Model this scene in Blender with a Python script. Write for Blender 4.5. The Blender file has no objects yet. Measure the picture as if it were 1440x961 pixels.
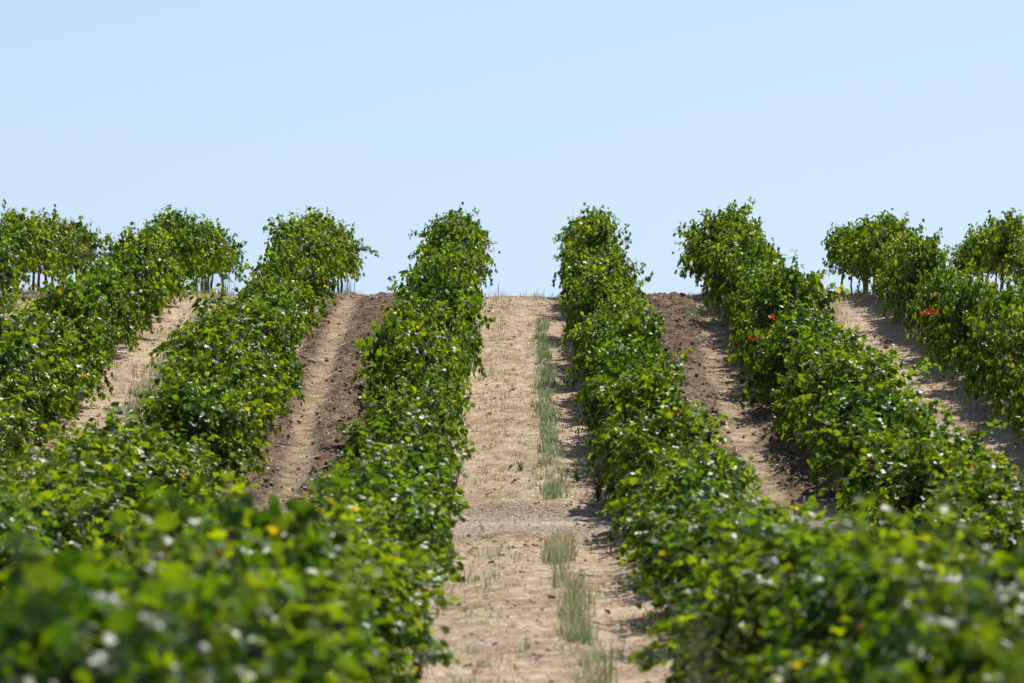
import bpy, math, random
import numpy as np

R = math.radians
rng = np.random.default_rng(7)
random.seed(7)
sc = bpy.context.scene
COL = sc.collection

# ------------------------------------------------------------------ camera
CAM_Z = 2.05
cam = bpy.data.cameras.new("camera")
cam.lens = 135.0
cam.sensor_width = 36.0
cam.clip_start = 0.5
cam.clip_end = 20000
cam.dof.use_dof = True
cam.dof.focus_distance = 55.0
cam.dof.aperture_fstop = 3.6
cam.dof.aperture_blades = 9
cam_o = bpy.data.objects.new("camera", cam)
cam_o.location = (0, 0, CAM_Z)
cam_o.rotation_euler = (R(90), 0, 0)
COL.objects.link(cam_o)
sc.camera = cam_o

# ------------------------------------------------------------------ sky, sun, exposure
SUN_EL, SUN_AZ = R(57), R(35)            # azimuth from +Y towards +X
w = bpy.data.worlds.new("World")
sc.world = w
w.use_nodes = True
nt = w.node_tree
nt.nodes.clear()
wo = nt.nodes.new("ShaderNodeOutputWorld")
bg = nt.nodes.new("ShaderNodeBackground")
sky = nt.nodes.new("ShaderNodeTexSky")
sky.sky_type = 'NISHITA'
sky.sun_disc = False
sky.sun_elevation = SUN_EL
sky.sun_rotation = SUN_AZ
sky.altitude = 700
sky.air_density = 1.0
sky.dust_density = 0.25
sky.ozone_density = 2.0
bg.inputs['Strength'].default_value = 0.118
tcw = nt.nodes.new("ShaderNodeTexCoord")
sep = nt.nodes.new("ShaderNodeSeparateXYZ"); comb = nt.nodes.new("ShaderNodeCombineXYZ")
sq = nt.nodes.new("ShaderNodeMath"); sq.operation = 'MULTIPLY_ADD'; sq.inputs[2].default_value = .16 ** 2
rt = nt.nodes.new("ShaderNodeMath"); rt.operation = 'SQRT'                 # summer haze: the lowest degrees of sky are evenly pale
nt.links.new(tcw.outputs['Generated'], sep.inputs[0])
nt.links.new(sep.outputs['Z'], sq.inputs[0]); nt.links.new(sep.outputs['Z'], sq.inputs[1]); nt.links.new(sq.outputs[0], rt.inputs[0])
nt.links.new(sep.outputs['X'], comb.inputs[0]); nt.links.new(sep.outputs['Y'], comb.inputs[1]); nt.links.new(rt.outputs[0], comb.inputs[2])
nrmz = nt.nodes.new("ShaderNodeVectorMath"); nrmz.operation = 'NORMALIZE'
nt.links.new(comb.outputs[0], nrmz.inputs[0])
nt.links.new(nrmz.outputs[0], sky.inputs['Vector'])
tnt = nt.nodes.new("ShaderNodeMix"); tnt.data_type = 'RGBA'; tnt.blend_type = 'MULTIPLY'
tnt.inputs[0].default_value = 1.0
tnt.inputs[7].default_value = (1.25, 1.04, 0.905, 1)
nt.links.new(sky.outputs[0], tnt.inputs[6])
nt.links.new(tnt.outputs[2], bg.inputs['Color'])
nt.links.new(bg.outputs[0], wo.inputs['Surface'])

sun = bpy.data.lights.new("sun", 'SUN')
sun.energy = 5.0
sun.angle = R(0.53)
sun.color = (1.0, 0.95, 0.87)
sun_o = bpy.data.objects.new("sun", sun)
sd = (math.cos(SUN_EL) * math.sin(SUN_AZ), math.cos(SUN_EL) * math.cos(SUN_AZ), math.sin(SUN_EL))
from mathutils import Vector
sun_o.rotation_euler = Vector(sd).to_track_quat('Z', 'Y').to_euler()
sun_o.location = (20, 20, 40)
COL.objects.link(sun_o)

sc.view_settings.view_transform = 'Standard'
sc.view_settings.look = 'None'
sc.view_settings.exposure = 0.30
sc.view_settings.gamma = 1.0
sc.view_settings.use_curve_mapping = False
sc.cycles.max_bounces = 10
sc.cycles.transmission_bounces = 8
sc.cycles.diffuse_bounces = 5
sc.cycles.sample_clamp_indirect = 6.0

# ------------------------------------------------------------------ helpers
def mat(name, build):
    m = bpy.data.materials.new(name)
    m.use_nodes = True
    t = m.node_tree
    t.nodes.clear()
    out = t.nodes.new("ShaderNodeOutputMaterial")
    t.links.new(build(t), out.inputs['Surface'])
    return m

def N(t, kind, **kw):
    n = t.nodes.new(kind)
    for k, v in kw.items():
        if k in n.inputs:
            n.inputs[k].default_value = v
        else:
            setattr(n, k, v)
    return n

def mesh_np(name, verts, tris, material=None, cols=None, smooth=True):
    """verts (n,3), tris (m,k) -> mesh data with an optional per-vertex colour attribute"""
    verts = np.asarray(verts, np.float32)
    tris = np.asarray(tris, np.int32)
    m = bpy.data.meshes.new(name)
    k = tris.shape[1]
    m.vertices.add(len(verts))
    m.vertices.foreach_set('co', verts.ravel())
    m.loops.add(tris.size)
    m.loops.foreach_set('vertex_index', tris.ravel())
    m.polygons.add(len(tris))
    m.polygons.foreach_set('loop_start', np.arange(0, tris.size, k, dtype=np.int32))
    m.polygons.foreach_set('use_smooth', np.full(len(tris), smooth))
    if cols is not None:
        a = m.color_attributes.new('tint', 'FLOAT_COLOR', 'POINT')
        c = np.ones((len(verts), 4), np.float32)
        c[:, :3] = cols
        a.data.foreach_set('color', c.ravel())
    m.update(calc_edges=True)
    m.validate()
    if material:
        m.materials.append(material)
    return m

def link(name, data, parent=None):
    o = bpy.data.objects.new(name, data)
    COL.objects.link(o)
    if parent:
        o.parent = parent
    return o

def tag(o, label, cat=None, group=None, kind=None):
    if label: o['label'] = label
    if cat: o['category'] = cat
    if group: o['group'] = group
    if kind: o['kind'] = kind
    return o

def copy_tree(o, parent=None):
    c = o.copy()
    COL.objects.link(c)
    if parent: c.parent = parent
    for ch in list(o.children):
        copy_tree(ch, c)
    return c

def unit(v):
    v = np.asarray(v, float)
    return v / (np.linalg.norm(v, axis=-1, keepdims=True) + 1e-9)

class Geo:
    """collects triangles with a per-vertex tint"""
    def __init__(s): s.v, s.f, s.c, s.n = [], [], [], 0
    def add(s, v, f, c):
        v = np.asarray(v, float).reshape(-1, 3)
        s.v.append(v); s.f.append(np.asarray(f, int) + s.n)
        s.c.append(np.broadcast_to(np.asarray(c, float), (len(v), 3)))
        s.n += len(v)
    def tube(s, pts, rad, sides, c, wob=0.0):
        pts = np.asarray(pts, float); n = len(pts)
        rad = np.broadcast_to(np.asarray(rad, float), (n,))
        tan = unit(np.gradient(pts, axis=0))
        ref = np.array([0.31, 0.2, 0.93]) if abs(tan[0][2]) < .8 else np.array([0.9, 0.3, 0.1])
        a = unit(np.cross(tan, ref)); b = np.cross(tan, a)
        th = np.arange(sides) * 2 * math.pi / sides
        ring = (a[:, None] * np.cos(th)[None, :, None] + b[:, None] * np.sin(th)[None, :, None])
        rr = rad[:, None] * (1 + wob * rng.standard_normal((n, sides)))
        V = (pts[:, None] + ring * rr[..., None]).reshape(-1, 3)
        F = []
        for i in range(n - 1):
            for j in range(sides):
                p, q = i * sides + j, i * sides + (j + 1) % sides
                F.append((p, q, q + sides)); F.append((p, q + sides, p + sides))
        for j in range(1, sides - 1):
            F.append(((n - 1) * sides, (n - 1) * sides + j, (n - 1) * sides + j + 1))
        s.add(V, F, c)
    def mesh(s, name, material, smooth=True):
        return mesh_np(name, np.concatenate(s.v), np.concatenate(s.f), material, np.concatenate(s.c), smooth)

# lattice noise, numpy
_tab = rng.random((256, 256))
def vnoise(x, y):
    xi, yi = np.floor(x).astype(int), np.floor(y).astype(int)
    fx, fy = x - xi, y - yi
    fx, fy = fx * fx * (3 - 2 * fx), fy * fy * (3 - 2 * fy)
    a, b = _tab[xi & 255, yi & 255], _tab[(xi + 1) & 255, yi & 255]
    c, d = _tab[xi & 255, (yi + 1) & 255], _tab[(xi + 1) & 255, (yi + 1) & 255]
    return (a * (1 - fx) + b * fx) * (1 - fy) + (c * (1 - fx) + d * fx) * fy - 0.5
def fbm(x, y, o=4):
    s, a = 0, 1.0
    for i in range(o):
        s = s + a * vnoise(x * 2 ** i + 17.3 * i, y * 2 ** i + 5.1 * i); a *= .55
    return s
def bump01(x, c, wdt, soft):
    return np.clip((wdt / 2 + soft - np.abs(x - c)) / soft, 0, 1)

# ------------------------------------------------------------------ terrain
ROWS = {'L4': -8.75, 'L3': -6.08, 'L2': -3.56, 'L1': -1.04, 'R1': 1.41, 'R2': 3.86, 'R3': 6.5, 'R4': 9.0}
TRACK0, TRACK1 = 36.9, 39.6
_pd = np.array([-4000, -300, -60, 0, 10, 20, 28, 33, 36.6, 38.5, 40, 46, 54, 60, 64.5, 67.5, 70, 75, 83, 90, 110, 150, 400, 4000.])
_pz = np.array([-3, -2, -.6, 0, 0, .02, .04, .07, .15, .26, .37, .84, 1.45, 2.02, 2.58, 2.80, 2.86, 2.90, 2.96, 2.9, 2.2, .4, -8, -40.])
_dd = np.arange(-60, 160, .25)
_zz = np.interp(_dd, _pd, _pz)
_k = np.exp(-0.5 * (np.arange(-12, 13) * .25 / 0.9) ** 2); _k /= _k.sum()
_zz = np.convolve(np.pad(_zz, 12, mode='edge'), _k, 'valid')
def base_z(d):
    return np.where((d > -58) & (d < 158), np.interp(d, _dd, _zz), np.interp(d, _pd, _pz))
def till_mask(x, y):
    jag = .10 * vnoise(x * 0 + 3.1, y * .9) + .08 * vnoise(x * 3, y * 3)
    t = bump01(x + jag, -2.30, 1.75, .2) + bump01(x + jag, 2.70, 1.65, .2)
    return np.clip(t, 0, 1) * (1 - track_mask(x, y))
def path_mask(x, y):                      # wheel track inside the tilled lanes
    jag = .12 * vnoise(x * 0 + 9.1, y * .5)
    cl = np.interp(y, [43, 49, 65], [-2.40, -2.63, -2.84]); cr = np.interp(y, [43, 49, 65], [2.70, 2.88, 3.38])
    return np.clip(bump01(x + jag * .6, cl, .16, .14) + bump01(x + jag * .6, cr, .26, .18), 0, 1)
def track_mask(x, y):
    e = .15 * vnoise(x * 1.3, y * 0 + 2)
    return np.clip(bump01(y + e, (TRACK0 + TRACK1) / 2, TRACK1 - TRACK0 - .4, .35), 0, 1)
def row_mask(x):
    m = 0
    for rx in ROWS.values():
        m = m + np.exp(-((x - rx) / .38) ** 2)
    return m
def terrain(x, y):
    x = np.asarray(x, float); y = np.asarray(y, float)
    inside = np.clip((13 - np.abs(x)) / 2, 0, 1) * np.clip((95 - y) / 6, 0, 1) * np.clip((y - 2) / 3, 0, 1)
    tr = track_mask(x, y); ti = till_mask(x, y); pa = path_mask(x, y)
    z = base_z(y) + .035 * fbm(x * .35, y * .25, 3)
    z = z + inside * (.07 * row_mask(x) * (1 - tr)
        - .03 * (bump01(x, -.55, .2, .2) + bump01(x, .80, .2, .2)) * (1 - tr)
        + .012 * fbm(x * 6, y * 6, 3)
        + ti * (1 - .75 * pa) * (.085 * fbm(x * 4.2, y * 4.2, 4) + .05 * np.abs(fbm(x * 9, y * 9, 2)))
        + ti * (1 - .8 * pa) * .06 * np.abs(fbm(x * 13, y * 8, 2)) - ti * pa * .03
        - tr * .05
        + tr * .035 * fbm(x * .5, y * 5, 3)
        + .08 * np.exp(-((y - TRACK0 + .12 + .25 * vnoise(x * 1.2, y * 0)) / .18) ** 2) * (.6 + 1.2 * fbm(x * 3, y * 3, 3))
        + .05 * np.exp(-((y - TRACK1 - .1) / .2) ** 2) * (.6 + 1.2 * fbm(x * 3, y * 3, 3)))
    return z

def axis(fine0, fine1, step, lo, hi):
    a = list(np.arange(fine0, fine1, step)); s, p = step, fine0
    l = []
    while p > lo: s *= 1.35; p -= s; l.append(p)
    s, p, h = step, a[-1], []
    while p < hi: s *= 1.35; p += s; h.append(p)
    return np.array(l[::-1] + a + h)
gx = axis(-9.6, 9.9, .05, -4000, 4000)
gy = axis(13, 86, .065, -3000, 4000)
X, Y = np.meshgrid(gx, gy)
Z = terrain(X, Y)
nx, ny = len(gx), len(gy)
idx = np.arange(nx * ny).reshape(ny, nx)
quads = np.stack([idx[:-1, :-1], idx[:-1, 1:], idx[1:, 1:], idx[1:, :-1]], -1).reshape(-1, 4)
TI, TR, PA = till_mask(X, Y), track_mask(X, Y), path_mask(X, Y)
tan = np.array([.46, .335, .222]); brown = np.array([.178, .122, .084]); pathc = np.array([.44, .33, .22]); trackc = np.array([.42, .335, .26])
pale = np.array([.59, .475, .345])
n1 = fbm(X * 1.1, Y * .8, 4)[..., None]; n2 = fbm(X * 7, Y * 5, 3)[..., None]
C = tan * (1 + .3 * n1 + .35 * fbm(X * 14, Y * 9, 2)[..., None]) + (pale - tan) * np.clip(n2 * 2.4 + .3, 0, 1)
TIb = (TI * (1 - PA * (.75 + .4 * n2[..., 0])))[..., None].clip(0, 1)
Cp = pathc * (1 + .5 * n2)
C = np.where(TI[..., None] > .02, C * (1 - TI[..., None]) + TI[..., None] * (Cp * (1 - TIb) + TIb * brown * (1 + .45 * n1 + .7 * n2 + .9 * np.clip(fbm(X * 16, Y * 11, 2)[..., None], -.35, .6))), C)
C = C * (1 - TR[..., None]) + TR[..., None] * trackc * (1 + .3 * fbm(X * .7, Y * 9, 3)[..., None])
RG = (np.exp(-((Y - TRACK0 + .12 + .25 * vnoise(X * 1.2, Y * 0)) / .2) ** 2) + .7 * np.exp(-((Y - TRACK1 - .1) / .22) ** 2))[..., None] * np.clip(.55 + 1.3 * fbm(X * 2.2, Y * 2.2, 3)[..., None], 0, 1)
C = C * (1 - .7 * RG) + .7 * RG * brown
C = C * (1 + .35 * TR[..., None] * np.sin(Y[..., None] * 9 + 3 * vnoise(X * .5, Y)[..., None]) * np.clip(fbm(X * .8, Y * 3, 2)[..., None] + .3, 0, 1))
C = C.clip(.02, .68)

def ground_mat(t):
    at = N(t, "ShaderNodeAttribute", attribute_name='tint')
    geo = N(t, "ShaderNodeNewGeometry")
    nz = N(t, "ShaderNodeTexNoise", Scale=28.0, Detail=6.0, Roughness=.7)
    nz2 = N(t, "ShaderNodeTexNoise", Scale=9.0, Detail=5.0, Roughness=.65)
    vo = N(t, "ShaderNodeTexVoronoi", Scale=26.0)
    for n in (nz, nz2, vo): t.links.new(geo.outputs['Position'], n.inputs['Vector'])
    rmp = N(t, "ShaderNodeMapRange"); rmp.inputs['From Min'].default_value = .32; rmp.inputs['From Max'].default_value = .68
    rmp.inputs['To Min'].default_value = .48; rmp.inputs['To Max'].default_value = 1.5
    t.links.new(nz.outputs['Fac'], rmp.inputs['Value'])
    mul = N(t, "ShaderNodeVectorMath", operation='SCALE')
    t.links.new(at.outputs['Color'], mul.inputs[0]); t.links.new(rmp.outputs[0], mul.inputs['Scale'])
    add = N(t, "ShaderNodeMath", operation='MULTIPLY_ADD'); add.inputs[1].default_value = .6
    t.links.new(nz2.outputs['Fac'], add.inputs[0]); t.links.new(nz.outputs['Fac'], add.inputs[2])
    add2 = N(t, "ShaderNodeMath", operation='MULTIPLY_ADD'); add2.inputs[1].default_value = -.5
    t.links.new(vo.outputs['Distance'], add2.inputs[0]); t.links.new(add.outputs[0], add2.inputs[2])
    bp = N(t, "ShaderNodeBump", Strength=.9, Distance=.05)
    t.links.new(add2.outputs[0], bp.inputs['Height'])
    p = N(t, "ShaderNodeBsdfPrincipled", Roughness=.95)
    p.inputs['Specular IOR Level'].default_value = .1
    t.links.new(mul.outputs[0], p.inputs['Base Color']); t.links.new(bp.outputs[0], p.inputs['Normal'])
    return p.outputs[0]
M_ground = mat('dry_soil', ground_mat)
gm = mesh_np('ground', np.stack([X, Y, Z], -1).reshape(-1, 3), quads, M_ground, C.reshape(-1, 3))
tag(link('ground', gm), 'dry tan and brown vineyard soil rising to a hill crest', kind='structure')

# ------------------------------------------------------------------ plant materials
def leaf_mat(t):
    at = N(t, "ShaderNodeAttribute", attribute_name='tint')
    oi = N(t, "ShaderNodeObjectInfo"); geo = N(t, "ShaderNodeNewGeometry")
    hs = N(t, "ShaderNodeHueSaturation"); mr = N(t, "ShaderNodeMapRange")
    mr.inputs['To Min'].default_value = .78; mr.inputs['To Max'].default_value = 1.2
    t.links.new(oi.outputs['Random'], mr.inputs['Value']); t.links.new(mr.outputs[0], hs.inputs['Value'])
    mh = N(t, "ShaderNodeMapRange"); mh.inputs['To Min'].default_value = .507; mh.inputs['To Max'].default_value = .483
    t.links.new(oi.outputs['Random'], mh.inputs['Value']); t.links.new(mh.outputs[0], hs.inputs['Hue'])
    t.links.new(at.outputs['Color'], hs.inputs['Color'])
    under = N(t, "ShaderNodeMix", data_type='RGBA')          # paler, matt underside
    under.inputs[7].default_value = (.060, .095, .028, 1)
    fb = N(t, "ShaderNodeMath", operation='MULTIPLY'); fb.inputs[1].default_value = .5
    t.links.new(geo.outputs['Backfacing'], fb.inputs[0]); t.links.new(fb.outputs[0], under.inputs[0])
    t.links.new(hs.outputs[0], under.inputs[6])
    p = N(t, "ShaderNodeBsdfPrincipled", Roughness=.33)
    p.inputs['Specular IOR Level'].default_value = .38
    rg = N(t, "ShaderNodeMapRange"); rg.inputs['To Min'].default_value = .38; rg.inputs['To Max'].default_value = .6
    t.links.new(geo.outputs['Backfacing'], rg.inputs['Value']); t.links.new(rg.outputs[0], p.inputs['Roughness'])
    t.links.new(under.outputs[2], p.inputs['Base Color'])
    tr = N(t, "ShaderNodeBsdfTranslucent")
    tc = N(t, "ShaderNodeMix", data_type='RGBA', blend_type='MULTIPLY'); tc.inputs[0].default_value = 1
    tc.inputs[7].default_value = (3.6, 3.0, .42, 1)
    t.links.new(hs.outputs[0], tc.inputs[6]); t.links.new(tc.outputs[2], tr.inputs['Color'])
    mx = N(t, "ShaderNodeMixShader", Fac=.43)
    t.links.new(p.outputs[0], mx.inputs[1]); t.links.new(tr.outputs[0], mx.inputs[2])
    return mx.outputs[0]
M_leaf = mat('vine_leaf', leaf_mat)

def tint_mat(rough=.85, trans=0.0):
    def b(t):
        at = N(t, "ShaderNodeAttribute", attribute_name='tint')
        geo = N(t, "ShaderNodeNewGeometry")
        nz = N(t, "ShaderNodeTexNoise", Scale=60.0, Detail=4.0)
        t.links.new(geo.outputs['Position'], nz.inputs['Vector'])
        mr = N(t, "ShaderNodeMapRange"); mr.inputs['To Min'].default_value = .6; mr.inputs['To Max'].default_value = 1.4
        t.links.new(nz.outputs['Fac'], mr.inputs['Value'])
        mul = N(t, "ShaderNodeVectorMath", operation='SCALE')
        t.links.new(at.outputs['Color'], mul.inputs[0]); t.links.new(mr.outputs[0], mul.inputs['Scale'])
        p = N(t, "ShaderNodeBsdfPrincipled", Roughness=rough)
        p.inputs['Specular IOR Level'].default_value = .2
        t.links.new(mul.outputs[0], p.inputs['Base Color'])
        if not trans: 
            bp = N(t, "ShaderNodeBump", Strength=.6, Distance=.01)
            t.links.new(nz.outputs['Fac'], bp.inputs['Height']); t.links.new(bp.outputs[0], p.inputs['Normal'])
            return p.outputs[0]
        tr = N(t, "ShaderNodeBsdfTranslucent"); t.links.new(mul.outputs[0], tr.inputs['Color'])
        mx = N(t, "ShaderNodeMixShader", Fac=trans)
        t.links.new(p.outputs[0], mx.inputs[1]); t.links.new(tr.outputs[0], mx.inputs[2])
        return mx.outputs[0]
    return b
M_bark = mat('vine_bark', tint_mat(.9))
M_blade = mat('weed_blade', tint_mat(.6, .3))
M_straw = mat('straw', tint_mat(.7, .15))
M_clod = mat('soil_clod', tint_mat(.95))

# one grape leaf: lobed outline round a centre, folded along the midrib
_half = [(.13, -.09), (.30, -.06), (.43, .10), (.40, .24), (.53, .42), (.36, .50), (.37, .73), (.19, .74), (.09, .93)]
_out = [(0, .06)] + _half + [(0, 1.04)] + [(-u, v) for u, v in _half[::-1]]
LEAF_UV = np.array([(0, .36)] + _out)
_n = len(_out)
LEAF_F = np.array([(0, 1 + i, 1 + (i + 1) % _n) for i in range(_n)])

def leaf_colour(n, kind='green'):
    g = rng.random(n)
    dark, mid, lite = np.array([.010, .031, .007]), np.array([.030, .077, .006]), np.array([.120, .195, .006])
    c = np.where((g < .5)[:, None], dark + (mid - dark) * (g * 2)[:, None], mid + (lite - mid) * ((g - .5) * 2)[:, None] ** 1.25)
    y = rng.random(n) < .005
    c[y] = np.array([.30, .26, .02]) * rng.uniform(.6, 1.1, (y.sum(), 1))
    b = rng.random(n) < .005
    c[b] = np.array([.16, .07, .025]) * rng.uniform(.6, 1.2, (b.sum(), 1))
    return c

def add_leaves(G, base, axis_dir, normal, size, col):
    """base (n,3) petiole end, axis (n,3) midrib direction, normal (n,3)"""
    a = unit(axis_dir); nrm = unit(normal - (normal * a).sum(1, keepdims=True) * a); s = np.cross(a, nrm)
    n = len(base)
    fold = rng.uniform(-.15, .45, n); curl = rng.uniform(-.10, .42, n); wav = rng.normal(0, .05, (n, len(LEAF_UV)))
    u, v = LEAF_UV[:, 0][None], LEAF_UV[:, 1][None]
    h = fold[:, None] * np.abs(u) - curl[:, None] * v ** 2 + wav
    V = base[:, None] + size[:, None, None] * (u[..., None] * s[:, None] + v[..., None] * a[:, None] + h[..., None] * nrm[:, None])
    F = (LEAF_F[None] + (np.arange(n) * len(LEAF_UV))[:, None, None]).reshape(-1, 3)
    cc = np.repeat(col, len(LEAF_UV), 0).reshape(n, -1, 3) * rng.uniform(.93, 1.07, (n, len(LEAF_UV), 1))
    G.add(V.reshape(-1, 3), F, cc.reshape(-1, 3))

def build_vine(special=None, bare=False):
    root = bpy.data.objects.new('grapevine', None)
    root.empty_display_size = .2
    COL.objects.link(root)
    # trunk with two short arms along the row
    T = Geo(); hz = rng.uniform(.58, .7)
    p = np.array([(0, 0, -.12), (0, 0, 0), (.02, .02, hz * .35), (-.02, .04, hz * .7), (0, .02, hz)]) + rng.normal(0, .02, (5, 3)) * [1, 1, .3]
    tt = np.linspace(0, 4, 13); p = np.stack([np.interp(tt, range(5), p[:, i]) for i in range(3)], 1)
    T.tube(p, np.interp(tt, [0, 1, 3, 4], [.05, .038, .03, .036]) * rng.uniform(.9, 1.15), 7, (.13, .10, .078), .10)
    for s in (-1, 1):
        L = rng.uniform(.42, .56)
        q = np.array([p[-1] + (rng.normal(0, .02), s * L * f, .06 * math.sin(f * 2.2) + rng.normal(0, .012)) for f in np.linspace(0, 1, 7)])
        T.tube(q, np.linspace(.03, .014, 7), 6, (.13, .10, .078), .12)
    link('trunk', T.mesh('trunk', M_bark), root)
    # canes arching up and out, leaves along them
    K, G = Geo(), Geo()
    hollow = rng.uniform(-.55, .55, 2); ph0 = rng.uniform(0, 50)
    ns, low = 32, (0 if bare else 12)
    for i in range(ns + low):
        y0 = -.58 + 1.16 * (i + rng.random()) / ns if i < ns else rng.uniform(-.6, .6)
        pos = np.array([rng.normal(0, .04), y0, hz + rng.uniform(0, .08)])
        phi = rng.choice([-1, 1]) * abs(rng.normal(0, .50))
        phi = np.clip(phi, -1.3, 1.3)
        hot = special and i in (5, 6, 7)
        if hot: phi = rng.uniform(-.75, -.25); y0 = rng.uniform(-.5, -.2)
        if i >= ns: phi = (1 if i % 2 else -1) * rng.uniform(1.05, 1.6)
        d = unit(np.array([math.sin(phi), rng.normal(0, .28), math.cos(phi)]))
        Ln = rng.uniform(.55, .88) * (1.0 - .16 * abs(phi)); stepl = .052
        if i >= ns: Ln = rng.uniform(.55, .95)
        elif abs(phi) > .55 and rng.random() < .2: Ln *= 1.5
        elif rng.random() < .10: Ln *= 1.2
        if hot: Ln = .92
        elif i < ns: Ln *= 1 - .55 * math.exp(-((y0 - hollow[0]) / .12) ** 2) - .3 * math.exp(-((y0 - hollow[1]) / .07) ** 2)
        droop = rng.uniform(.02, .075) * (1 + abs(phi) * 1.1) if i < ns else rng.uniform(.10, .22)
        pts = [pos.copy()]
        while stepl * (len(pts) - 1) < Ln:
            d = unit(d + np.array([rng.normal(0, .07), rng.normal(0, .07), -droop]))
            pos = pos + d * stepl
            if pos[2] < (.22 if bare else .16): break
            pts.append(pos.copy())
        pts = np.array(pts)
        if len(pts) < 4: continue
        K.tube(pts, np.linspace(.0055, .002, len(pts)), 4, (.20, .13, .05) if rng.random() < .6 else (.10, .13, .04))
        nn = len(pts); m = 3
        node = np.repeat(pts[1:], m, 0); f = np.repeat(np.linspace(0, 1, nn - 1), m)
        keep = (rng.random(len(node)) < np.where(np.arange(len(node)) % m == 0, .95, .7))
        node, f = node[keep], f[keep]; n = len(node)
        out = np.stack([node[:, 0], node[:, 1] * .25, (node[:, 2] - .75) * .9], 1)
        out = unit(out + rng.normal(0, .25, (n, 3)))
        pet = unit(out + rng.normal(0, .8, (n, 3)))
        base = node + pet * rng.uniform(.01, .065, (n, 1))
        nor = out * .65 + np.array([.12, 0, .6]) + rng.normal(0, .55, (n, 3))
        ax = pet * .6 + out * .4 + np.array([0, 0, -.6]) + rng.normal(0, .42, (n, 3))
        size = np.interp(f, [0, .6, 1], [.090, .084, .062]) * rng.uniform(.7, 1.2, n)
        col = leaf_colour(n)
        tip = f > .75
        col[tip] = col[tip] * .6 + np.array([.09, .17, .012]) * .45
        if hot or (special == 'yellow' and i in (11, 15, 22)):
            r = (rng.random(n) < ({'yellow': .32, 'orange': .5, 'red': .75}[special])) & (f > .25)
            pick = {'red': [.44, .026, .016], 'orange': [.46, .14, .015], 'yellow': [.32, .28, .02]}[special]
            col[r] = np.array(pick) * rng.uniform(.55, 1.1, (r.sum(), 1))
        add_leaves(G, base, ax, nor, size, col)
    # leaves of the side shoots filling the mound
    n = 800
    th = rng.uniform(-1.9, 1.9, n); rr = rng.uniform(.55, 1.0, n) ** .6; yy = rng.uniform(-.62, .62, n)
    rr = rr * (.86 + 1.35 * vnoise(yy * 3.2 + ph0, th * 1.3 + ph0))
    base = np.stack([np.sin(th) * np.where(np.cos(th) > 0, .42, .54) * rr, yy, .72 + np.cos(th) * np.where(np.cos(th) > 0, .52, .9) * rr], 1)
    base += rng.normal(0, .05, (n, 3)); base = base[base[:, 2] > (.27 if bare else .14)]; n = len(base)
    out = unit(np.stack([base[:, 0], base[:, 1] * .2, (base[:, 2] - .7) * .8], 1))
    add_leaves(G, base, out * .3 + np.array([0, 0, -.8]) + rng.normal(0, .4, (n, 3)), out * .8 + np.array([.12, 0, .5]) + rng.normal(0, .5, (n, 3)),
               rng.uniform(.050, .098, n), leaf_colour(n))
    link('canes', K.mesh('canes', M_bark), root)
    link('foliage', G.mesh('foliage', M_leaf), root)
    return root

# ------------------------------------------------------------------ the vines, one by one
PROTO = [build_vine() for _ in range(14)]
BARE = [build_vine(bare=True) for _ in range(5)]           # crest vines with open space under the canopy
SPECIAL = {k: build_vine(k) for k in ('red', 'orange', 'yellow')}
used = set()
ROWWORD = {k: '%s row %s of the path' % (n, side) for k, n, side in [('L4', 'fourth', 'left'), ('L3', 'third', 'left'), ('L2', 'second', 'left'), ('L1', 'first', 'left'),
           ('R1', 'first', 'right'), ('R2', 'second', 'right'), ('R3', 'third', 'right'), ('R4', 'fourth', 'right')]}
SPAN = {'L4': (63, 77), 'L3': (39.9, 80), 'L2': (24.5, 80), 'L1': (8.2, 80), 'R1': (7.2, 75.5), 'R2': (27.5, 75.5), 'R3': (42.5, 75.5), 'R4': (61, 76)}
SECT = [(0, 13, 'blurred grapevine nearest the camera, {}'),
        (13, 20, 'soft-focus grapevine low in the foreground, {}'),
        (20, 29, 'green grapevine near the bottom of the slope, {}'),
        (29, 37, 'green grapevine just below the cross track, {}'),
        (37, 44, 'green grapevine just above the cross track, {}'),
        (44, 52, 'green grapevine halfway up the slope, {}'),
        (52, 60, 'green grapevine high on the slope, {}'),
        (60, 69, 'green grapevine on the crest against sky, {}'),
        (69, 99, 'grapevine beyond the crest showing bare trunk, {}')]
SPEC_AT = {('R3', 55.7): ('red', 'grapevine with a cluster of scarlet leaves in the third row right of the path'),
           ('R1', 67.2): ('orange', 'crest grapevine with orange leaves at its top, first row right of the path'),
           ('R2', 51.4): ('red', 'grapevine with a few red leaves halfway up the second row right of the path'),
           ('L2', 50.5): ('orange', 'grapevine with a few orange leaves halfway up the second row left of the path'),
           ('R1', 27.5): ('yellow', 'grapevine with yellowing leaves below the cross track, right of the path'),
           ('R1', 14.2): ('yellow', 'soft-focus grapevine with bright yellow leaves low in the right-hand foreground row'),
           ('L3', 72.0): ('yellow', 'crest grapevine with yellowing leaves in the third row left of the path')}
SPACING = 1.14
count = 0
def bend(r, d):                                          # the second rows swing in a little towards the cross track
    return {'L2': .12, 'R2': -.16, 'L3': .28, 'R3': -.28}.get(r, 0) * float(np.interp(d, [38, 54], [1, 0])) + {'L1': -.12, 'R1': .16}.get(r, 0) * float(np.interp(d, [38, 47], [1, 0]))
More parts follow.
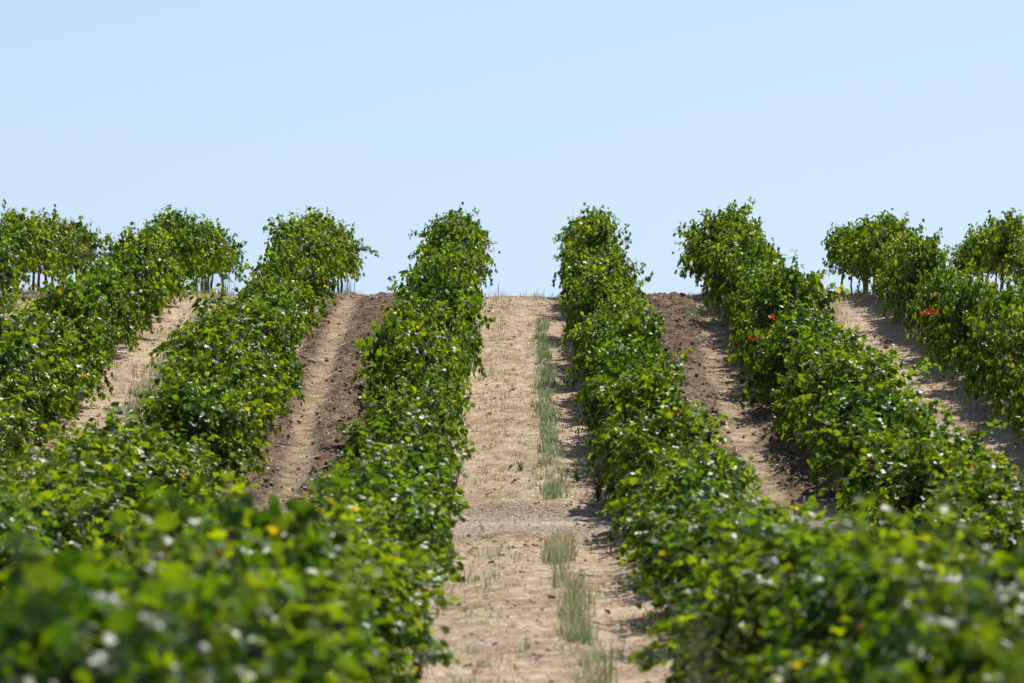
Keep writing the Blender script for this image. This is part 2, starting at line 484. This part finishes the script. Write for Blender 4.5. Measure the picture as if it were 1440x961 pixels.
for r, rx in ROWS.items():
    d0, d1 = SPAN[r]
    d = d0
    ds = []
    while d < d1:
        if not (TRACK0 + .45 < d < TRACK1 - .6): ds.append(d)
        d += SPACING
    spec_i = {}
    for (rr, sdist), v in SPEC_AT.items():
        if rr == r:
            spec_i[int(np.argmin([abs(q - sdist) for q in ds]))] = v
    for i, d in enumerate(ds):
        x = rx + bend(r, d) + rng.normal(0, .085); y = d + rng.normal(0, .09)
        if i in spec_i:
            kind, lab = spec_i[i]; src = SPECIAL[kind]; key = kind; grp = None
        else:
            k = int(rng.integers(len(PROTO))); src = PROTO[k]; key = k
            if d > (66.5 if r in ('L4', 'L3', 'R3', 'R4') else 70): k = int(rng.integers(len(BARE))); src = BARE[k]; key = ('bare', k)
            lab = grp = None
            for a, b, txt in SECT:
                if a <= d < b:
                    lab = txt.format(ROWWORD[r]); grp = 'vines: ' + lab.split('grapevine ')[1]
        if key in used: o = copy_tree(src)
        else: used.add(key); o = src
        o.location = (x, y, float(terrain(x, y)) - .02)
        flip = (r[0] == 'L') if i in spec_i else rng.random() < .5
        o.rotation_euler = (0, 0, (math.pi if flip else 0) + rng.normal(0, .10))
        sz = 1.0 + .07 * float(vnoise(np.array(rx * 3.3), np.array(y * .5))) * 2.6 + rng.normal(0, .115)
        hf = np.interp(d, [8, 14, 18, 22, 32, 38, 46, 55], [.88, .82, .73, .65, .65, .73, .87, 1]) if r in ('L1', 'R1') else np.interp(d, [33, 40, 46, 55], [.68, .80, .93, 1])
        sz *= float(hf)
        sz *= float(np.interp(d, [56, 62], [1, .95]))
        if d > 56: sz = min(sz, 1.10)
        wf = float(np.interp(d, [40, 47, 56], [1.10, 1.0, .80])) if r in ('L2', 'R2', 'L3') else float(np.interp(d, [22, 28, 38, 44, 60], [.97, .90, .79, .75, .78]))
        o.scale = (wf * sz / float(hf) ** 1.0 * (1.0 if r in ('L1', 'R1') else float(hf) ** .3) * rng.uniform(.82, 1.1), rng.uniform(.82, 1.0), sz)
        tag(o, lab, 'grapevine', grp or 'grapevines standing out by coloured leaves')
        count += 1
print('vines', count, 'unused protos', [k for k in list(range(len(PROTO))) + list(SPECIAL) if k not in used])

# ------------------------------------------------------------------ weeds, straw, clods, fallen leaves (nobody could count them)
def blades(G, x, y, n, h, spread, lean, col, wdt=.004):
    zb = float(terrain(x, y))
    for _ in range(n):
        bx, by = x + rng.normal(0, spread), y + rng.normal(0, spread)
        hh = h * rng.uniform(.45, 1.15); a = rng.uniform(0, 6.283); l = abs(rng.normal(0, lean))
        dx, dy = math.cos(a) * l * hh, math.sin(a) * l * hh
        wv = np.array([math.sin(a + rng.normal(0, .5)), -math.cos(a), 0]) * wdt * rng.uniform(.6, 1.3)
        b = np.array([bx, by, zb - .02]); m = b + (dx * .35, dy * .35, hh * .6); t_ = b + (dx, dy, hh)
        c = np.array(col) * rng.uniform(.65, 1.3)
        G.add([b - wv, b + wv, m - wv * .8, m + wv * .8, t_], [(0, 1, 3), (0, 3, 2), (2, 3, 4)], c)

GREY_GREEN, DRY, GREEN = (.30, .40, .21), (.52, .42, .24), (.13, .22, .05)
def strip(label, cx, wd, d0, d1, n, h, dens, pal):
    G = Geo(); k = 0
    while k < n:
        y = rng.uniform(d0, d1); x = cx(y) + rng.normal(0, wd)
        if TRACK0 - .2 < y < TRACK1 + .2 or vnoise(np.array(cx(y) * 3), np.array(y * .8)) + .5 < rng.random() * dens: 
            k += .3; continue
        hh = h * (1 + .5 * float(vnoise(np.array(x), np.array(y * 2.)))) 
        blades(G, x, y, int(rng.integers(6, 13)), hh, .03, .5, pal[int(rng.integers(len(pal)))])
        k += 1
    tag(link('weeds', G.mesh('weeds', M_blade, False)), label, kind='stuff')
strip('dense grey-green weed strip along the middle path', lambda y: np.interp(y, [14, 25, 38, 68], [.52, .47, .42, .50]), .075, 40.3, 63, 520, .15, .95, [GREY_GREEN, GREY_GREEN, (.19, .27, .10)])
strip('tall grey-green weed strip on the middle path below the cross track', lambda y: np.interp(y, [14, 25, 33, 38, 68], [.54, .49, .42, .36, .50]) + .05 * math.sin(y * 1.1),
      .06, 15, 36.3, 380, .19, 1.0, [GREY_GREEN, (.28, .36, .16), DRY])
strip('thin weeds scattered along the left side of the middle path', lambda y: -.15, .13, 16, 67, 420, .08, 1.0, [GREY_GREEN, (.22, .32, .12), DRY])
strip('small green seedlings dotted over the middle path', lambda y: .15, .32, 40, 56, 260, .045, 1.2, [(.18, .30, .08), GREY_GREEN, DRY])
strip('grey-green weeds in the path between second and third row on the left', lambda y: np.interp(y, [45, 60], [-4.85, -5.15]), .12, 44, 68, 420, .14, .6, [GREY_GREEN, (.19, .21, .11)])
strip('sparse weeds in the path between second and third row on the right', lambda y: np.interp(y, [45, 60], [5.0, 5.3]), .12, 44, 67, 240, .14, .8, [GREY_GREEN, DRY])
strip('green weed patch at the crest of the tilled right lane', lambda y: 3.05, .12, 62.5, 65, 40, .09, .2, [GREEN, GREY_GREEN])

G = Geo()
for _ in range(2400):                                   # dry and green growth under the vine rows
    r = list(ROWS)[int(rng.integers(8))]; a, b = SPAN[r]
    y = rng.uniform(max(a, 14), b); x = ROWS[r] + rng.normal(0, .42)
    blades(G, x, y, int(rng.integers(4, 9)), .15, .04, .6, [DRY, (.22, .15, .08), GREEN, GREY_GREEN][int(rng.choice(4, p=[.45, .3, .1, .15]))])
tag(link('grass', G.mesh('grass', M_blade, False)), 'dry grass growing under the vine rows', kind='stuff')
G = Geo()
for _ in range(260):                                    # fringe on the crest
    x = rng.uniform(-9, 9); y = rng.uniform(65.5, 70)
    if float(till_mask(x, y)) > .3 and rng.random() < .85: continue
    blades(G, x, y, int(rng.integers(3, 8)), rng.uniform(.06, .2), .05, .4, [DRY, GREY_GREEN][int(rng.integers(2))], .004)
tag(link('grass', G.mesh('grass', M_blade, False)), 'short dry grass fringe along the hill crest', kind='stuff')

def scatter_xy(n, which):
    X_, Y_ = [], []
    while len(X_) < n:
        x = rng.uniform(-9.3, 9.6); y = 13 + (85 - 13) * rng.random()
        if abs(x) > .155 * y + 1.2: continue
        t_ = float(till_mask(x, y)); p_ = float(path_mask(x, y))
        q = t_ * (1 - .8 * p_) if which == 'clod' else (1 - t_ * .35)
        if which == 'clod': q = max(q, .15, .6 * math.exp(-((y - TRACK0 + .1) / .25) ** 2), .5 * math.exp(-((y - TRACK1 - .1) / .3) ** 2))
        if rng.random() < q: X_.append(x); Y_.append(y)
    return np.array(X_), np.array(Y_)
# clods
ph = (1 + 5 ** .5) / 2
ICO_V = unit(np.array([(-1, ph, 0), (1, ph, 0), (-1, -ph, 0), (1, -ph, 0), (0, -1, ph), (0, 1, ph), (0, -1, -ph), (0, 1, -ph), (ph, 0, -1), (ph, 0, 1), (-ph, 0, -1), (-ph, 0, 1)]))
ICO_F = np.array([(0, 11, 5), (0, 5, 1), (0, 1, 7), (0, 7, 10), (0, 10, 11), (1, 5, 9), (5, 11, 4), (11, 10, 2), (10, 7, 6), (7, 1, 8), (3, 9, 4), (3, 4, 2), (3, 2, 6), (3, 6, 8), (3, 8, 9), (4, 9, 5), (2, 4, 11), (6, 2, 10), (8, 6, 7), (9, 8, 1)])
x, y = scatter_xy(20000, 'clod'); n = len(x)
s = .008 + .028 * rng.random(n) ** 4
s = np.where(till_mask(x, y) > .3, s, np.minimum(s, .019))
V = ICO_V[None] * (1 + rng.normal(0, .22, (n, 12, 1))) * (s[:, None, None] * rng.uniform(.6, 1.3, (n, 1, 3)))
V[..., 2] *= .8
V += np.stack([x, y, terrain(x, y) + s * .3], 1)[:, None]
tl = till_mask(x, y)[:, None]
cc = (np.array([.20, .148, .108]) * tl + np.array([.42, .32, .215]) * (1 - tl)) * rng.uniform(.55, 1.7, (n, 1))
tag(link('soil_clods', mesh_np('soil_clods', V.reshape(-1, 3), (ICO_F[None] + (np.arange(n) * 12)[:, None, None]).reshape(-1, 3), M_clod, np.repeat(cc, 12, 0), False)),
    'small brown soil clods lying over the tilled lanes', kind='stuff')
# straw
x, y = scatter_xy(80000, 'straw'); n = len(x)
L = rng.uniform(.03, .13, n); L[::3] *= .55; a = rng.uniform(0, math.pi, n); wd = rng.uniform(.0015, .004, n); wd[::3] *= 2.2; up = rng.normal(0, .10, n)
c0 = np.stack([x, y, terrain(x, y) + .012], 1); dr = np.stack([np.cos(a), np.sin(a), up], 1) * (L / 2)[:, None]
sd_ = np.stack([-np.sin(a), np.cos(a), np.full(n, .5)], 1) * wd[:, None]
V = np.stack([c0 - dr - sd_, c0 - dr + sd_, c0 + [0, 0, .008] - sd_, c0 + [0, 0, .008] + sd_, c0 + dr], 1)
F = (np.array([(0, 1, 3), (0, 3, 2), (2, 3, 4)])[None] + (np.arange(n) * 5)[:, None, None]).reshape(-1, 3)
cc = np.where((rng.random(n) < .75)[:, None], np.array([.57, .47, .33]), np.array([.17, .11, .06])) * rng.uniform(.7, 1.2, (n, 1))
tag(link('straw', mesh_np('straw', V.reshape(-1, 3), F, M_straw, np.repeat(cc, 5, 0), False)), 'pale dry straw littering the vineyard soil', kind='stuff')
# fallen leaves
x, y = scatter_xy(1500, 'straw'); n = len(x); G = Geo()
red = rng.random(n)[:, None]
cc = np.where(red < .12, [.30, .045, .02], np.where(red < .6, [.10, .05, .03], [.22, .13, .06])) * rng.uniform(.6, 1.2, (n, 1))
an = rng.uniform(0, 6.283, n)
add_leaves(G, np.stack([x, y, terrain(x, y) + .015], 1), np.stack([np.cos(an), np.sin(an), rng.normal(0.1, .3, n)], 1), np.stack([rng.normal(0, .4, n), rng.normal(0, .4, n), np.ones(n)], 1), rng.uniform(.03, .075, n), cc)
tag(link('fallen_leaves', G.mesh('fallen_leaves', M_straw, False)), 'small withered brown and red leaves strewn over the ground', kind='stuff')

# ------------------------------------------------------------------ single plants and stones one can point at
def weed_bush(x, y, h, label, col, n=9, cat='weed'):
    root = bpy.data.objects.new('bushy_weed', None); COL.objects.link(root)
    z0 = float(terrain(x, y)); root.location = (x, y, z0); S, G = Geo(), Geo()
    for _ in range(n):
        a = rng.uniform(0, 6.283); l = rng.uniform(.05, .32); hh = h * rng.uniform(.6, 1.05)
        f = np.linspace(0, 1, 9)
        pts = np.stack([math.cos(a) * l * hh * f ** 1.4 + rng.normal(0, .006, 9), math.sin(a) * l * hh * f ** 1.4 + rng.normal(0, .006, 9), -.03 + hh * f], 1)
        S.tube(pts, np.linspace(.004, .0015, 9), 4, np.array(col) * .8)
        m = int(hh / .012); k = rng.uniform(.15, 1, m)
        b = np.stack([np.interp(k, f, pts[:, i]) for i in range(3)], 1)
        d = unit(rng.normal(0, 1, (m, 3)) * [1, 1, .4] + [0, 0, .5]) * rng.uniform(.03, .075, (m, 1)) * (1.25 - k[:, None] * .6)
        w_ = unit(np.cross(d, rng.normal(0, 1, (m, 3)))) * rng.uniform(.002, .0045, (m, 1))
        V = np.stack([b, b + d * .5 + w_, b + d * .5 - w_, b + d], 1)
        F = (np.array([(0, 1, 2), (1, 3, 2)])[None] + (np.arange(m) * 4)[:, None, None]).reshape(-1, 3)
        G.add(V.reshape(-1, 3), F, np.repeat(np.array(col) * rng.uniform(.6, 1.35, (m, 1)), 4, 0))
    link('stem', S.mesh('stem', M_blade), root); link('foliage', G.mesh('foliage', M_blade, False), root)
    tag(root, label, cat, 'bushy weeds beside the vines')
GG = (.13, .16, .075)
weed_bush(-.62, 40.0, .62, 'feathery grey-green weed against the left row just above the cross track', GG, 14)
weed_bush(.90, 40.2, .60, 'feathery grey-green weed against the right row just above the cross track', GG, 14)
weed_bush(.72, 42.3, .16, 'low bright green weed beside the right row above the cross track', (.07, .15, .03), 10)
weed_bush(-.58, 23.3, .40, 'pale feathery weed at the foot of the left row, near the bottom edge', (.19, .20, .09), 14)
weed_bush(.90, 16.9, 1.02, 'tall dry feathery weed in front of the right row in the foreground', (.21, .20, .10), 14)
weed_bush(.98, 21.6, .38, 'short dry feathery weed at the foot of the right row, near the bottom edge', (.21, .20, .10), 12)
weed_bush(.10, 43.0, .14, 'small green weed on the middle path just above the cross track', (.09, .16, .04), 8)
def grass_clump(x, y, h, label, col, n=24):
    G = Geo(); z = float(terrain(x, y))
    blades(G, x, y, n, h, .07, .25, col, .005)
    m = G.mesh('grass_clump', M_blade, False)
    m.transform(__import__('mathutils').Matrix.Translation((-x, -y, -z)))
    o = link('grass_clump', m); o.location = (x, y, z)
    tag(o, label, 'grass clump', 'tall grass clumps on the crest')
grass_clump(-.28, 67.3, .42, 'few thin tall grass stems on the crest left of the middle path', (.25, .24, .15), 7)
grass_clump(.48, 67.6, .22, 'short grass clump on the crest at the top of the weed strip', GREY_GREEN, 16)
grass_clump(-6.05, 76.0, .6, 'tall bright green grass under the third left row on the crest', (.12, .19, .05), 40)
grass_clump(-5.75, 77.0, .5, 'second green grass clump, right of the tall one on the left crest', (.15, .20, .06), 30)
grass_clump(-3.2, 74.5, .4, 'green grass clump beside the second left row on the crest', (.13, .19, .05), 26)

def dry_cane(x0, y0, x1, y1, label):
    G = Geo(); f = np.linspace(0, 1, 12); xs, ys = (x1 - x0) * f, (y1 - y0) * f + .02 * np.sin(f * 7)
    z = float(terrain(x0, y0)); zs = np.maximum(terrain(x0 + xs, y0 + ys) - z + .015, .06 + .10 * f)
    G.tube(np.stack([xs, ys, zs], 1), np.linspace(.008, .004, 12), 6, (.62, .55, .45))
    o = link('dry_cane', G.mesh('dry_cane', M_straw)); o.location = (x0, y0, z)
    tag(o, label, 'cane')
dry_cane(5.72, 55.8, 6.45, 55.6, 'thin pale dry cane sticking out of the third right row over the path')
def stone(x, y, s, label, col):
    V = ICO_V.copy(); F = ICO_F
    import bmesh
    bm = bmesh.new(); bmesh.ops.create_icosphere(bm, subdivisions=3, radius=1)
    for v in bm.verts:
        q = v.co; k = 1 + .35 * float(fbm(np.array(q.x * 1.4 + x), np.array(q.y * 1.4 + q.z * 1.1), 3))
        v.co = Vector((q.x * s * 1.5, q.y * s, q.z * s * .75)) * k
    m = bpy.data.meshes.new('stone'); bm.to_mesh(m); bm.free()
    a = m.color_attributes.new('tint', 'FLOAT_COLOR', 'POINT')
    for d_ in a.data: d_.color = (*col, 1)
    m.materials.append(M_clod)
    o = link('stone', m); o.location = (x, y, float(terrain(x, y)) + s * .25); o.rotation_euler = (0, 0, rng.uniform(0, 3))
    tag(o, label, 'stone')
stone(-8.05, 63.3, .075, 'pale whitish stone on the bare ground at the far left of the slope', (.60, .56, .48))
stone(-2.95, 56.5, .06, 'pinkish stone in the tilled lane left of the first left row', (.45, .36, .30))
stone(-1.95, 39.9, .05, 'pale stone at the foot of the tilled left lane', (.45, .38, .30))
